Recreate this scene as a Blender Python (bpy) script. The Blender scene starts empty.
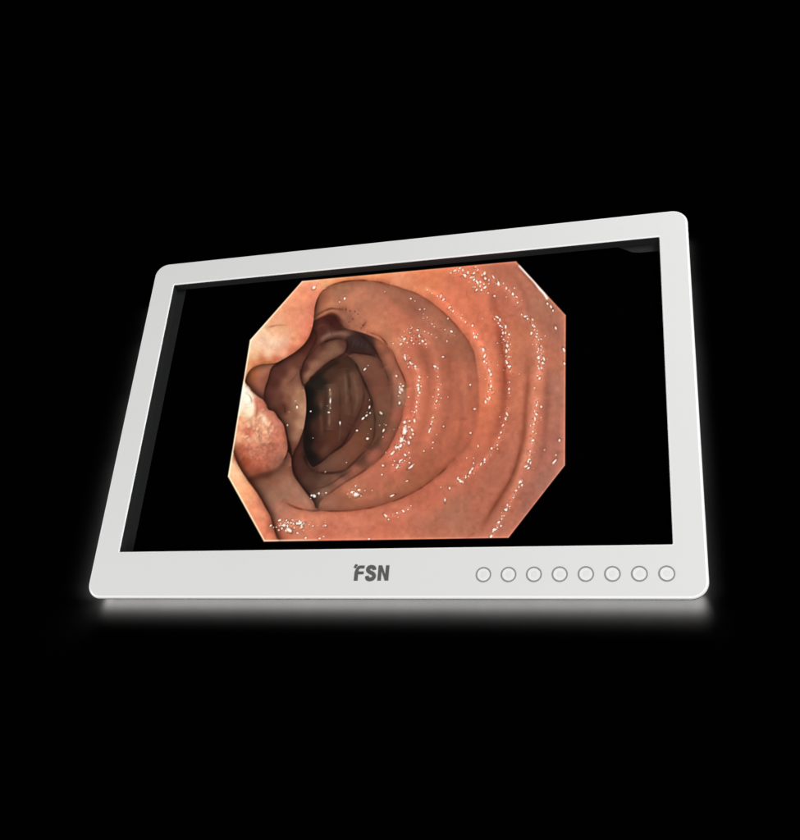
import bpy
import bmesh
import math
import numpy as np
from mathutils import Matrix, Vector

# A white medical display photographed from low on its right.
# Metres; the display's front plane is y = 0, x to the right, z up, the viewer at -y.

SC = bpy.context.scene
COL = SC.collection
HW, HH = 0.300, 0.200                     # half size of the front
OPEN = (-0.2717, 0.2716, -0.1517, 0.1693) # x0, x1, z0, z1 of the opening in the frame
DEPTH = 0.0135                            # thickness of the front frame
PANEL = 0.0110                            # how far the display panel lies behind the front
BACKDROP_Y = 0.030  # how far the added backdrop lies behind the front


# ------------------------------------------------------------------ materials
def material(name, color, rough=0.5, spec=0.3, noise=0.0, scale=200.0, bump=0.0, metallic=0.0):
    m = bpy.data.materials.new(name)
    m.use_nodes = True
    nt = m.node_tree
    b = nt.nodes['Principled BSDF']
    b.inputs['Roughness'].default_value = rough
    b.inputs['Specular IOR Level'].default_value = spec
    b.inputs['Metallic'].default_value = metallic
    b.inputs['Base Color'].default_value = (*color, 1)
    if noise > 0 or bump > 0:
        tc = nt.nodes.new('ShaderNodeTexCoord')
        nz = nt.nodes.new('ShaderNodeTexNoise')
        nz.inputs['Scale'].default_value = scale
        nz.inputs['Detail'].default_value = 4
        nt.links.new(tc.outputs['Object'], nz.inputs['Vector'])
        if noise > 0:
            big = nt.nodes.new('ShaderNodeTexNoise')
            big.inputs['Scale'].default_value = 9
            big.inputs['Detail'].default_value = 3
            nt.links.new(tc.outputs['Object'], big.inputs['Vector'])
            mx = nt.nodes.new('ShaderNodeMath')
            mx.operation = 'ADD'
            nt.links.new(nz.outputs['Fac'], mx.inputs[0])
            nt.links.new(big.outputs['Fac'], mx.inputs[1])
            r = nt.nodes.new('ShaderNodeValToRGB')
            r.color_ramp.elements[0].position = 0.6
            r.color_ramp.elements[1].position = 1.4
            r.color_ramp.elements[0].color = (*[c * (1 - noise) for c in color], 1)
            r.color_ramp.elements[1].color = (*[min(1, c * (1 + noise)) for c in color], 1)
            mr = nt.nodes.new('ShaderNodeMapRange')
            mr.inputs['From Min'].default_value = 0.6
            mr.inputs['From Max'].default_value = 1.4
            nt.links.new(mx.outputs[0], mr.inputs['Value'])
            r.color_ramp.elements[0].position = 0
            r.color_ramp.elements[1].position = 1
            nt.links.new(mr.outputs[0], r.inputs['Fac'])
            nt.links.new(r.outputs['Color'], b.inputs['Base Color'])
        if bump > 0:
            bp = nt.nodes.new('ShaderNodeBump')
            bp.inputs['Strength'].default_value = bump
            bp.inputs['Distance'].default_value = 0.0002
            nt.links.new(nz.outputs['Fac'], bp.inputs['Height'])
            nt.links.new(bp.outputs['Normal'], b.inputs['Normal'])
    return m


M_FRAME = material('white_painted_plastic', (0.70, 0.70, 0.695), 0.42, 0.25, 0.012, 900, 0.05)
M_EDGE_HIGHLIGHT = material('white_edge_highlight', (0.90, 0.905, 0.905), 0.28, 0.4, 0.006, 400)  # whiter than the face: the edge highlights are put into this colour
M_RECESS = material('dark_recess_plastic', (0.021, 0.022, 0.0225), 0.65, 0.15, 0.06, 300)
M_BORDER = material('dark_grey_mask', (0.021, 0.0215, 0.0215), 0.7, 0.1, 0.05, 300)
M_PANEL = material('black_display_panel', (0.0004, 0.0004, 0.00045), 0.5, 0.0, 0.1, 200)
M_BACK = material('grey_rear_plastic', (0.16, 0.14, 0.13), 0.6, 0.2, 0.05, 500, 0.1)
M_PRINT = material('dark_grey_print', (0.095, 0.095, 0.097), 0.5, 0.2, 0.08, 1500)
M_RING = material('grey_groove', (0.26, 0.26, 0.26), 0.5, 0.2, 0.05, 1500)
M_BUTTON = material('white_button_plastic', (0.77, 0.77, 0.77), 0.4, 0.25, 0.01, 900)
M_DIMPLE = material('pale_grey_button_centre', (0.71, 0.71, 0.71), 0.5, 0.2, 0.02, 2500)
M_BACKDROP = material('black_glow_backdrop', (0.00035, 0.000346, 0.000342), 1.0, 0.0, 0.08, 60)


# -------------------------------------------------------------------- helpers
def link(name, me, mat, parent=None, smooth=False):
    o = bpy.data.objects.new(name, me)
    COL.objects.link(o)
    if mat:
        me.materials.append(mat)
    o.parent = parent
    if smooth:
        for p in me.polygons:
            p.use_smooth = True
    return o


def mesh_of(name, verts, faces):
    me = bpy.data.meshes.new(name)
    me.from_pydata(verts, [], faces)
    me.update()
    bm = bmesh.new()
    bm.from_mesh(me)
    bmesh.ops.recalc_face_normals(bm, faces=bm.faces)
    bm.to_mesh(me)
    bm.free()
    return me


def rounded(x0, x1, z0, z1, r, y, n=14):
    out = []
    for cx, cz, a0 in ((x1 - r, z1 - r, 0), (x0 + r, z1 - r, 90), (x0 + r, z0 + r, 180), (x1 - r, z0 + r, 270)):
        for k in range(n + 1):
            a = math.radians(a0 + 90 * k / n)
            out.append((cx + r * math.cos(a), y, cz + r * math.sin(a)))
    return out


def loft(name, loops, mat, parent, cap_first=False, cap_last=False, smooth=True):
    """skin a list of equal-length closed loops"""
    n = len(loops[0])
    verts = [p for L in loops for p in L]
    faces = []
    for i in range(len(loops) - 1):
        for k in range(n):
            a, b = i * n + k, i * n + (k + 1) % n
            faces.append((a, b, b + n, a + n))
    if cap_first:
        faces.append(tuple(range(n - 1, -1, -1)))
    if cap_last:
        faces.append(tuple(range((len(loops) - 1) * n, len(loops) * n)))
    me = mesh_of(name, verts, faces)
    o = link(name, me, mat, parent, smooth)
    if smooth:
        me.set_sharp_from_angle(angle=math.radians(28))
    return o


def prism(name, outline, y0, y1, mat, parent):
    """extrude an outline of (x, z) points from y0 (front) to y1 (back)"""
    bm = bmesh.new()
    f = [bm.verts.new((x, y0, z)) for x, z in outline]
    b = [bm.verts.new((x, y1, z)) for x, z in outline]
    n = len(f)
    bm.faces.new(f)
    bm.faces.new(b[::-1])
    for k in range(n):
        bm.faces.new((f[k], b[k], b[(k + 1) % n], f[(k + 1) % n]))
    bmesh.ops.recalc_face_normals(bm, faces=bm.faces)
    me = bpy.data.meshes.new(name)
    bm.to_mesh(me)
    bm.free()
    return link(name, me, mat, parent)


# ---------------------------------------------------------------- the display
root = bpy.data.objects.new('medical_monitor', None)
COL.objects.link(root)
root.empty_display_size = 0.05
root['label'] = 'white framed medical monitor showing a pink endoscopy picture against black backdrop'
root['category'] = 'monitor'

ox0, ox1, oz0, oz1 = -HW, HW, -HH, HH
ix0, ix1, iz0, iz1 = OPEN
R = 0.0155
CO = 0.0022                               # width of the outer edge's bevel
CH = 0.0016                               # width of the inner chamfer, coloured as a highlight
# front face of the frame, between the two chamfers with painted highlights
loft('front_frame', [rounded(ox0 + CO, ox1 - CO, oz0 + CO, oz1 - CO, R - CO, 0.0),
                     rounded(ix0 - CH, ix1 + CH, iz0 - CH, iz1 + CH, 0.0022, 0.0)], M_FRAME, root)
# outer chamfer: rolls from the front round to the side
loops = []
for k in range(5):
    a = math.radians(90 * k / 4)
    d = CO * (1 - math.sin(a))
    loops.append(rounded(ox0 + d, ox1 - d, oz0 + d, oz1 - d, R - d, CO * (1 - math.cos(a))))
loft('outer_edge', loops, M_EDGE_HIGHLIGHT, root)
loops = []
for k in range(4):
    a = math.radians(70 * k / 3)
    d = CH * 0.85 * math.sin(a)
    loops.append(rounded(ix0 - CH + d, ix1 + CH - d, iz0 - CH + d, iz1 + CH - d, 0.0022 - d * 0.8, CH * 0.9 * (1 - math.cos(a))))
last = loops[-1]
loft('inner_edge', loops, M_EDGE_HIGHLIGHT, root)
yl = last[0][1]
dl = CH * 0.85 * math.sin(math.radians(70))
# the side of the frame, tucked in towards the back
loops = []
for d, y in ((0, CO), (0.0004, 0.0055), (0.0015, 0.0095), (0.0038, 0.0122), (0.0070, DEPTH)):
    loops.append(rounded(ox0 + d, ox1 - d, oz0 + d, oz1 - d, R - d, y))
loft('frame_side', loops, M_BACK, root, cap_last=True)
# rear housing reaching back to the added backdrop
loft('rear_housing', [rounded(-0.17, 0.17, -0.10, 0.11, 0.012, DEPTH + 0.0005), rounded(-0.168, 0.168, -0.098, 0.108, 0.012, 0.022),
                      rounded(-0.150, 0.150, -0.085, 0.095, 0.012, BACKDROP_Y - 0.001)], M_BACK, root, True, True)
# the dark walls of the recess
g = 0.0002
loft('screen_recess', [rounded(ix0 - CH + dl, ix1 + CH - dl, iz0 - CH + dl, iz1 + CH - dl, 0.0022 - dl * 0.8, yl + g),
                       rounded(ix0, ix1, iz0, iz1, 0.0008, yl + 0.0010),
                       rounded(ix0, ix1, iz0, iz1, 0.0008, PANEL)], M_RECESS, root, smooth=False)
# display panel
panel = prism('display_panel', [(ix0 - .001, iz0 - .001), (ix1 + .001, iz0 - .001), (ix1 + .001, iz1 + .001), (ix0 - .001, iz1 + .001)],
              PANEL, PANEL + 0.0018, M_PANEL, root)
# dark grey mask along the left of the panel, and the stepped one at its upper right corner
prism('screen_mask', [(ix0, iz0), (-0.2633, iz0), (-0.2615, iz1), (ix0, iz1)], PANEL - 0.0004, PANEL + 0.0004, M_BORDER, root)
prism('screen_mask', [(0.2286, 0.1706), (0.2445, 0.1613), (0.2520, 0.1600), (ix1, 0.1597), (ix1, iz1)],
      PANEL - 0.0006, PANEL + 0.0004, M_BORDER, root)


# ---------------------------------------------------------------------------
# The moving picture shown on the display: painted as colours on a fine flat
# sheet.  u, v are picture coordinates on the sheet.
# ---------------------------------------------------------------------------
class Painter:
    def __init__(self, u, v, seed=7):
        self.u, self.v = u, v
        self.c = np.zeros((u.size, 3))
        self.rng = np.random.default_rng(seed)

    @staticmethod
    def smooth(pts, closed, sub=5):
        p = np.array(pts, float)
        n = len(p)
        out = []
        for i in range(n if closed else n - 1):
            if closed:
                a, b, c, d = p[(i - 1) % n], p[i], p[(i + 1) % n], p[(i + 2) % n]
            else:
                a, b, c, d = p[max(i - 1, 0)], p[i], p[i + 1], p[min(i + 2, n - 1)]
            for k in range(sub):
                t = k / sub
                out.append(0.5 * (2 * b + (c - a) * t + (2 * a - 5 * b + 4 * c - d) * t * t
                                  + (3 * b - a - 3 * c + d) * t ** 3))
        if not closed:
            out.append(p[-1])
        return np.array(out)

    def dist(self, line, closed, m):
        """unsigned distance, inside flag and arc position for the points in mask m"""
        u, v = self.u[m], self.v[m]
        best = np.full(u.size, 1e9)
        arc = np.zeros(u.size)
        inside = np.zeros(u.size, bool)
        n = len(line)
        pos = 0.0
        for i in range(n if closed else n - 1):
            x0, y0 = line[i]
            x1, y1 = line[(i + 1) % n]
            dx, dy = x1 - x0, y1 - y0
            L2 = dx * dx + dy * dy
            if L2 < 1e-9:
                continue
            t = np.clip(((u - x0) * dx + (v - y0) * dy) / L2, 0, 1)
            d = (u - x0 - t * dx) ** 2 + (v - y0 - t * dy) ** 2
            q = d < best
            best[q] = d[q]
            arc[q] = pos + t[q] * math.sqrt(L2)
            pos += math.sqrt(L2)
            if closed:
                hit = (y0 > v) != (y1 > v)
                if dy != 0:
                    inside ^= hit & (u < x0 + (v - y0) * dx / dy)
        return np.sqrt(best), inside, arc / max(pos, 1e-9)

    def box(self, line, pad):
        lo, hi = line.min(0) - pad, line.max(0) + pad
        return np.nonzero((self.u > lo[0]) & (self.u < hi[0]) & (self.v > lo[1]) & (self.v < hi[1]))[0]

    def field(self, samples, m, power=3.6):
        u, v = self.u[m], self.v[m]
        acc = np.zeros((u.size, 3))
        ws = np.zeros(u.size)
        for x, y, col in samples:
            w = 1.0 / (((u - x) ** 2 + (v - y) ** 2 + 14.0) ** (power / 2))
            acc += w[:, None] * np.array(col, float)
            ws += w
        return acc / ws[:, None]

    def region(self, pts, samples, soft=0.6, rim=0.0, rim_w=3.0, glow=0.0, glow_w=3.0, shadow=0.0, shadow_w=4.0,
               mask=None, shade_mask=None, power=3.6):
        line = self.smooth(pts, True)
        m = self.box(line, max(4, shadow_w * 3))
        d, ins, _ = self.dist(line, True, m)
        sd = np.where(ins, d, -d)
        if shadow > 0:                      # contact shading on what lies behind
            k = shadow * np.exp(-(np.maximum(-sd, 0) / shadow_w) ** 1.3)
            if shade_mask:
                k = k * shade_mask(self.u[m], self.v[m])
            self.c[m] *= (1 - k)[:, None]
        sf = soft(self.u[m], self.v[m]) if callable(soft) else soft
        a = np.clip(0.5 + sd / (2 * sf), 0, 1)
        a = a * a * (3 - 2 * a)
        if mask:
            a = a * np.clip(mask(self.u[m], self.v[m]), 0, 1)
        col = self.field(samples, m, power)
        if rim > 0:
            col = col * (1 - rim * np.exp(-np.maximum(sd, 0) / rim_w))[:, None]
        if glow > 0:
            col = col * (1 + glow * np.exp(-((sd - glow_w) / glow_w) ** 2))[:, None]
        self.c[m] = self.c[m] * (1 - a[:, None]) + col * a[:, None]

    def stroke(self, pts, col, w=1.0, alpha=0.7, fade=0.15, one_side=0):
        line = self.smooth(pts, False)
        m = self.box(line, w * 4 + 2)
        d, _, s = self.dist(line, False, m)
        if one_side:
            # spread only towards the given side of the line
            i = np.clip((s * (len(line) - 1)).astype(int), 0, len(line) - 2)
            t = line[i + 1] - line[i]
            side = t[:, 0] * (self.v[m] - line[i, 1]) - t[:, 1] * (self.u[m] - line[i, 0])
            ww = np.where(side * one_side > 0, w, 0.8)
        else:
            ww = w
        k = alpha * np.exp(-(d / ww) ** 2)
        if fade > 0:
            k = k * np.clip(s / fade, 0, 1) * np.clip((1 - s) / fade, 0, 1)
        if w < 2.5 and sum(col) < 420:      # fold lines come and go, and shade softly to their sides
            k = k * np.clip(0.83 + 0.22 * self.grain[m], 0.4, 1.15)
            k = np.maximum(k, 0.30 * alpha * np.exp(-(d / (2.6 * w)) ** 2) * (k > 0))
        self.c[m] = self.c[m] * (1 - k[:, None]) + np.array(col, float) * k[:, None]

    def dot(self, x, y, r=1.0, b=1.0, el=1.0, ang=0.0, tint=(255, 240, 220), rim=0.30):
        # a wet glint: bright core, soft bloom, thin uneven dark edge
        r = r * 0.49 * (0.9 + 0.2 * self.rng.random())
        el = el * (0.9 + 0.5 * self.rng.random())
        R = r * max(el, 1) * 3 + 2
        m = np.nonzero((abs(self.u - x) < R) & (abs(self.v - y) < R))[0]
        if not m.size:
            return
        ca, sa = math.cos(ang), math.sin(ang)
        p = (self.u[m] - x) * ca + (self.v[m] - y) * sa
        q = -(self.u[m] - x) * sa + (self.v[m] - y) * ca
        d = np.sqrt((p / el) ** 2 + q ** 2) / r
        d = d * (1 + 0.20 * self.warp[m])
        lean = 0.55 + 0.45 * np.sin(np.arctan2(q, p) + self.rng.random() * 6.3)
        ring = rim * 0.8 * np.exp(-((d - 2.0) / 0.75) ** 2) * lean
        self.c[m] *= (1 - ring * b)[:, None]
        k = np.clip(b * 1.2 * np.exp(-(d / 1.2) ** 2.3), 0, 1)[:, None]
        self.c[m] = self.c[m] * (1 - k) + np.array(tint, float) * k

    def noise(self, scale, seed):
        r = np.random.default_rng(seed)
        g = r.standard_normal((140, 140))
        x, y = self.u / scale + seed * 3.1, self.v / scale + seed * 1.7
        xi, yi = np.floor(x).astype(int), np.floor(y).astype(int)
        fx, fy = x - xi, y - yi
        fx, fy = fx * fx * (3 - 2 * fx), fy * fy * (3 - 2 * fy)
        f = lambda i, j: g[(xi + i) % 140, (yi + j) % 140]
        return (f(0, 0) * (1 - fx) + f(1, 0) * fx) * (1 - fy) + (f(0, 1) * (1 - fx) + f(1, 1) * fx) * fy


def paint_picture(u, v):
    P = Painter(u, v)
    rng = P.rng
    P.grain = P.noise(6.5, 31)
    P.warp = np.clip(0.6 * P.noise(1.9, 21) + 0.6 * P.noise(3.1, 22), -1.4, 1.4)
    # --- near wall with its broad ring folds
    base = [(320, 284, (232, 158, 108)), (345, 275, (226, 140, 94)), (380, 273, (222, 130, 86)), (400, 278, (226, 138, 98)),
            (430, 275, (212, 118, 78)), (425, 290, (222, 128, 88)), (445, 300, (220, 116, 82)), (470, 326, (220, 118, 84)),
            (482, 360, (214, 118, 86)), (486, 400, (212, 114, 78)), (484, 430, (202, 106, 75)), (466, 465, (194, 103, 76)),
            (430, 497, (190, 100, 74)), (390, 513, (200, 110, 82)), (350, 519, (206, 118, 90)), (310, 516, (206, 122, 92)),
            (285, 515, (195, 122, 94)), (280, 532, (196, 108, 80)), (330, 533, (200, 108, 80)), (380, 530, (196, 106, 78)),
            (440, 525, (180, 106, 80)), (455, 515, (176, 108, 82)), (480, 500, (184, 103, 78)), (500, 470, (182, 103, 78)),
            (512, 430, (184, 102, 76)), (513, 390, (190, 106, 78)), (516, 340, (194, 110, 78)), (508, 300, (190, 106, 80)),
            (475, 285, (204, 112, 80)), (460, 275, (205, 108, 76)), (500, 275, (182, 104, 78)), (525, 280, (184, 108, 82)),
            (540, 305, (174, 108, 82)), (555, 330, (172, 104, 82)), (535, 350, (188, 108, 80)), (536, 390, (196, 114, 84)),
            (534, 430, (190, 108, 82)), (530, 470, (184, 106, 82)), (512, 500, (186, 106, 80)), (495, 530, (184, 108, 84)),
            (555, 390, (174, 108, 86)), (555, 440, (174, 104, 84)), (545, 480, (166, 104, 86)), (530, 505, (164, 98, 80)),
            (480, 300, (208, 112, 80)), (488, 330, (212, 112, 80)), (495, 380, (214, 116, 82))]
    base = [(x, y, (c[0], c[1] + 2, c[2] + 3)) for x, y, c in base]
    m = np.arange(u.size)
    P.c[:] = P.field(base, m, 3.5)
    # soft valleys between the ring folds
    P.stroke([(484, 272), (493, 300), (500, 330), (503, 360), (505, 385), (503, 410), (496, 432), (482, 452)], (150, 66, 48), 5.0, 0.46, 0.25)
    P.stroke([(497, 325), (502, 345), (504.5, 375), (504, 400)], (140, 56, 38), 2.2, 0.45, 0.35)
    P.stroke([(527, 345), (528, 380), (525.5, 410), (524, 435), (519, 458), (512.5, 477), (500, 498), (490, 514), (481, 529), (476, 540)],
             (128, 58, 36), 3.2, 0.45, 0.22)
    P.stroke([(523, 430), (518, 458), (511.5, 477), (499.5, 498), (489, 515), (480, 530)], (118, 52, 32), 1.5, 0.4, 0.2)
    P.stroke([(505, 268), (520, 285), (528, 305), (530, 335)], (158, 86, 68), 3.5, 0.35, 0.3)
    P.stroke([(546, 355), (547.5, 385), (546, 420), (543, 450), (532, 480)], (144, 80, 66), 4.0, 0.42, 0.3)
    P.stroke([(533, 360), (534, 395), (531, 430), (526, 455), (517, 480), (505, 505)], (222, 138, 108), 4.0, 0.45, 0.3)
    P.stroke([(430, 528), (455, 512), (475, 497), (492, 475)], (172, 108, 84), 7.0, 0.35, 0.3)
    P.stroke([(478, 530), (470, 536), (462, 541)], (140, 70, 50), 2.0, 0.4, 0.3)
    # --- the wall beyond the first ring fold
    A = [(313, 322), (315, 308), (319, 295), (326, 288), (336, 283.5), (350, 280.8), (362, 280.2), (376, 281.5), (390, 284.5), (404, 289),
         (418, 294), (431, 302), (443, 312), (454, 323), (465, 336), (472, 348), (476, 362), (478, 380), (478, 402), (477, 422),
         (473, 438), (465, 450), (452, 462), (436, 477), (421, 488), (406, 496), (390, 502.5), (370, 508), (347, 511), (325, 511),
         (305, 509), (300, 480), (300, 400)]
    a_col = [(325, 300, (158, 92, 66)), (330, 306, (186, 118, 84)), (345, 290, (160, 104, 78)), (352, 300, (182, 112, 84)),
             (375, 292, (166, 104, 80)), (400, 296, (160, 98, 74)), (390, 312, (186, 108, 80)), (375, 330, (192, 116, 84)),
             (360, 320, (178, 110, 82)), (345, 318, (152, 94, 72)), (420, 305, (160, 96, 74)), (430, 320, (168, 100, 76)),
             (445, 330, (160, 98, 74)), (460, 350, (158, 92, 68)), (470, 390, (180, 100, 74)), (462, 395, (170, 94, 70)), (458, 370, (176, 98, 74)),
             (450, 400, (176, 96, 72)), (468, 425, (182, 98, 72)), (458, 440, (178, 96, 70)), (440, 440, (176, 96, 70)), (442, 462, (174, 94, 68)), (430, 465, (162, 90, 64)),
             (415, 478, (158, 88, 62)), (395, 492, (160, 92, 66)), (370, 500, (160, 92, 68)), (345, 503, (158, 94, 70)),
             (325, 503, (150, 96, 76)), (355, 490, (180, 108, 80)), (375, 480, (184, 104, 78)), (395, 470, (184, 100, 76)),
             (410, 345, (184, 98, 74)), (400, 330, (190, 108, 80)), (425, 355, (168, 92, 68)), (420, 385, (196, 106, 78)),
             (412, 410, (196, 104, 78)), (395, 450, (188, 100, 78)), (425, 430, (188, 100, 74)), (440, 370, (168, 92, 68)),
             (395, 345, (190, 116, 84)), (385, 340, (184, 112, 82))]
    a_col = [(x, y, (min(c[0] * 1.02 + 4, 204), c[1] * 1.02 + 3, c[2] * 1.0 + 4)) for x, y, c in a_col]
    P.region(A, a_col, lambda x, y: 0.7 + 3.2 * np.exp(-(((x - 468) / 26) ** 2 + ((y - 430) / 42) ** 2)), rim=0.06, rim_w=5.0)
    P.stroke([(313.5, 318), (315, 308), (319, 295), (326, 288), (336, 283.5), (350, 280.8), (362, 280.2), (376, 281.5), (390, 284.5)],
             (122, 52, 26), 1.3, 0.75, 0.1)
    P.stroke([(376, 281.5), (390, 284.5), (404, 289), (418, 294), (431, 302), (443, 312), (454, 323), (465, 336), (473, 350), (476, 366)],
             (132, 60, 36), 1.2, 0.5, 0.1)
    P.stroke([(477, 355), (478.5, 385), (478, 410), (477, 426)], (150, 74, 50), 1.8, 0.28, 0.3)
    P.stroke([(456, 459), (450, 464), (444, 470), (436, 477), (421, 488), (406, 496), (390, 502.5), (370, 508), (347, 511), (325, 511), (312, 510.5)],
             (118, 52, 30), 1.3, 0.72, 0.1)
    for pts, w, a in (([(404, 318), (420, 344), (428, 372), (428, 402), (421, 432), (404, 466)], 3.6, .26), ([(438, 326), (448, 352), (451, 380), (448, 412), (438, 442), (418, 470)], 3.2, .20),
                      ([(352, 289), (385, 296), (415, 308), (440, 328)], 4.0, .16), ([(392, 345), (408, 366), (413, 392), (411, 416), (402, 442)], 2.6, .18)):
        P.stroke(pts, (140, 74, 54), w, a, 0.3)
    for pts, w, a in (([(412, 318), (430, 342), (439, 372), (439, 402), (431, 434), (412, 466)], 3.6, .28), ([(398, 330), (413, 352), (419, 380), (418, 410), (410, 436), (392, 466)], 3.4, .28),
                      ([(456, 342), (463, 370), (464, 402), (456, 430)], 3.5, .20), ([(340, 300), (365, 292), (395, 300)], 4.5, .2), ([(350, 500), (385, 492), (412, 476)], 4.5, .22)):
        P.stroke(pts, (222, 138, 108), w, a, 0.3)
    P.stroke([(441, 325), (438, 360), (440, 400), (436, 440), (424, 462)], (182, 104, 78), 6.0, 0.25, 0.3)
    P.stroke([(450, 456), (459, 438), (462, 410), (460, 385)], (146, 78, 56), 3.0, 0.28, 0.3)
    P.stroke([(474, 434), (466, 447), (456, 459)], (146, 72, 50), 2.2, 0.3, 0.3)
    # --- inner tunnel
    Hp = [(313, 322), (318, 318.5), (324, 315.5), (330, 313.5), (336, 315), (340, 320), (343, 325), (348, 329), (356, 331), (366, 334), (378, 339),
          (388, 347), (396, 361), (402, 373), (406.5, 386), (406, 400), (401, 418), (395, 433), (386, 450), (376, 461),
          (362, 472.5), (348, 481.5), (335, 490), (321, 501), (317, 510), (308, 505), (297, 490), (285, 470), (270, 420), (258, 398),
          (262, 370), (285, 350), (305, 335)]
    h_col = [(319, 324, (92, 46, 36)), (328, 320, (80, 36, 30)), (334, 321, (74, 32, 28)), (338, 326, (82, 40, 34)), (324, 330, (92, 46, 38)), (312, 335, (102, 52, 40)), (305, 350, (100, 54, 42)),
             (330, 333, (104, 64, 52)), (345, 332, (112, 74, 60)), (360, 340, (66, 46, 42)), (370, 347, (60, 40, 38)), (380, 345, (158, 92, 68)),
             (390, 362, (166, 98, 74)), (398, 378, (174, 104, 80)), (402, 395, (164, 108, 84)), (388, 375, (142, 88, 66)), (390, 400, (142, 90, 68)),
             (396, 415, (164, 92, 72)), (388, 425, (142, 88, 66)), (386, 440, (148, 86, 66)), (372, 455, (160, 90, 70)), (355, 470, (160, 94, 74)),
             (340, 481, (158, 100, 80)), (326, 492, (140, 100, 80)), (315, 498, (104, 72, 58)), (310, 485, (92, 58, 46)), (325, 480, (112, 76, 58)),
             (300, 470, (86, 48, 40)), (296, 455, (88, 46, 38)), (340, 474, (112, 76, 58)), (360, 460, (106, 68, 52)), (375, 440, (96, 66, 50)),
             (318, 476, (96, 62, 50)), (285, 360, (104, 56, 44))]
    P.region(Hp, h_col, lambda x, y: 0.9 + 2.2 * np.exp(-(((x - 338) / 14) ** 2 + ((y - 317) / 10) ** 2)))
    P.stroke([(366, 332), (379.5, 336), (388, 346), (393, 353), (397, 363), (403.5, 377), (407.5, 388)], (102, 44, 28), 1.2, 0.75, 0.12)
    P.stroke([(405, 405), (401, 420), (395, 434), (386, 451), (373, 464.5), (359, 474), (339, 486.4), (319.6, 501.5)], (112, 52, 36), 1.4, 0.65, 0.12)
    P.stroke([(384, 362), (389, 376), (391, 392), (390, 410), (386, 425), (378, 440), (366, 455), (352, 466)], (92, 56, 42), 3.0, 0.38, 0.2)
    P.stroke([(396, 375), (399, 392), (397, 410)], (150, 112, 96), 3.0, 0.35, 0.3)
    P.stroke([(306, 489), (318, 488.5), (330, 484), (342, 476), (352, 470)], (84, 44, 36), 1.4, 0.6, 0.2)
    # ring beyond
    Mp = [(346, 353), (357, 354), (368, 355), (376, 358), (383, 366), (388, 378), (390.5, 392), (389, 408), (385, 423), (378, 437), (368, 451),
          (356, 462), (344, 470), (332, 473), (318, 472), (308, 468), (312, 455), (335, 440), (345, 400)]
    m_col = [(352, 360, (120, 82, 62)), (365, 362, (122, 80, 62)), (374, 372, (120, 74, 58)), (378, 390, (122, 72, 56)), (382, 402, (124, 80, 60)),
             (370, 385, (108, 66, 52)), (378, 420, (104, 74, 56)), (368, 430, (106, 68, 50)), (362, 440, (118, 70, 50)), (350, 450, (122, 74, 56)),
             (338, 460, (118, 76, 58)), (325, 467, (110, 74, 58)), (315, 467, (98, 64, 54))]
    P.region(Mp, [(x, y, (c[0] * 1.03 + 2, c[1] * 1.02, c[2] * 1.02)) for x, y, c in m_col], 0.8)
    P.stroke([(308, 467), (316, 471.5), (325, 473), (336, 472.5), (345, 470), (354, 462.5), (362, 454), (371, 444)], (66, 32, 26), 1.7, 0.7, 0.15)
    P.stroke([(352, 354), (362, 353), (372, 355.5), (380, 360), (386, 372), (390, 386)], (72, 44, 36), 1.4, 0.6, 0.15)
    # lumen
    Lp = [(305, 385), (312, 377), (322, 368), (332, 360), (340, 356.5), (346, 354.5), (353, 361), (359, 371), (364, 383), (368, 393),
          (371, 402), (369, 412), (364, 420), (357, 430), (349, 441), (341, 448), (332, 454), (320, 463), (313, 467), (308, 461), (304, 450),
          (303.5, 436), (305.5, 415), (305.5, 400)]
    l_col = [(309, 395, (28, 25, 22)), (313, 410, (32, 28, 24)), (309, 440, (36, 25, 22)), (311, 458, (34, 25, 22)), (320, 382, (42, 36, 30)),
             (322, 400, (56, 42, 34)), (322, 425, (60, 38, 32)), (318, 445, (54, 36, 30)), (330, 375, (58, 46, 36)), (338, 366, (54, 40, 32)),
             (336, 390, (78, 60, 48)), (336, 415, (76, 54, 44)), (343, 385, (76, 58, 46)), (352, 380, (82, 62, 50)), (358, 392, (84, 64, 52)),
             (352, 410, (78, 56, 44)), (362, 408, (76, 52, 42)), (345, 428, (72, 48, 40)), (352, 424, (80, 54, 44)), (334, 436, (74, 50, 38)),
             (326, 450, (74, 52, 42)), (340, 442, (64, 40, 34)), (348, 362, (60, 46, 38))]
    P.region(Lp, [(x, y, (c[0] * 1.28 + 8, c[1] * 1.10 + 3, c[2] * 1.04 + 2) if c[0] > 50 else c) for x, y, c in l_col], 0.8)
    for pts, a, w in (([(346, 357), (348, 372), (350, 392), (352, 412), (350, 425)], .65, 1.8), ([(327, 372), (326, 395), (325.5, 415), (325, 440)], .5, 1.6),
                      ([(339, 380), (340, 400), (340, 425), (337, 440)], .35, 1.8), ([(361, 376), (364, 392), (362, 406), (356, 420), (349, 434)], .5, 1.5),
                      ([(318, 378), (316, 405), (317, 440), (314, 455)], .3, 2.0)):
        P.stroke(pts, (40, 25, 20), w * 1.25, a * 0.72, 0.3)
    P.stroke([(329, 384), (330.5, 396), (329.5, 412), (329, 430)], (150, 122, 100), 1.9, 0.65, 0.2)
    P.stroke([(322, 390), (321, 415), (322, 440)], (112, 84, 66), 2.4, 0.5, 0.3)
    P.stroke([(344, 368), (346, 390), (347, 415)], (124, 96, 76), 2.2, 0.5, 0.3)
    P.stroke([(341, 420), (340, 432), (338.5, 446)], (112, 84, 66), 1.5, 0.5, 0.25)
    P.stroke([(352, 372), (356, 388), (357, 402), (352, 416)], (120, 94, 76), 2.2, 0.5, 0.25)
    P.stroke([(346.6, 354.7), (354.5, 362), (361, 375), (367.5, 390), (371.5, 400), (371, 408), (364, 420)], (44, 28, 24), 1.6, 0.75, 0.12)
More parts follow.
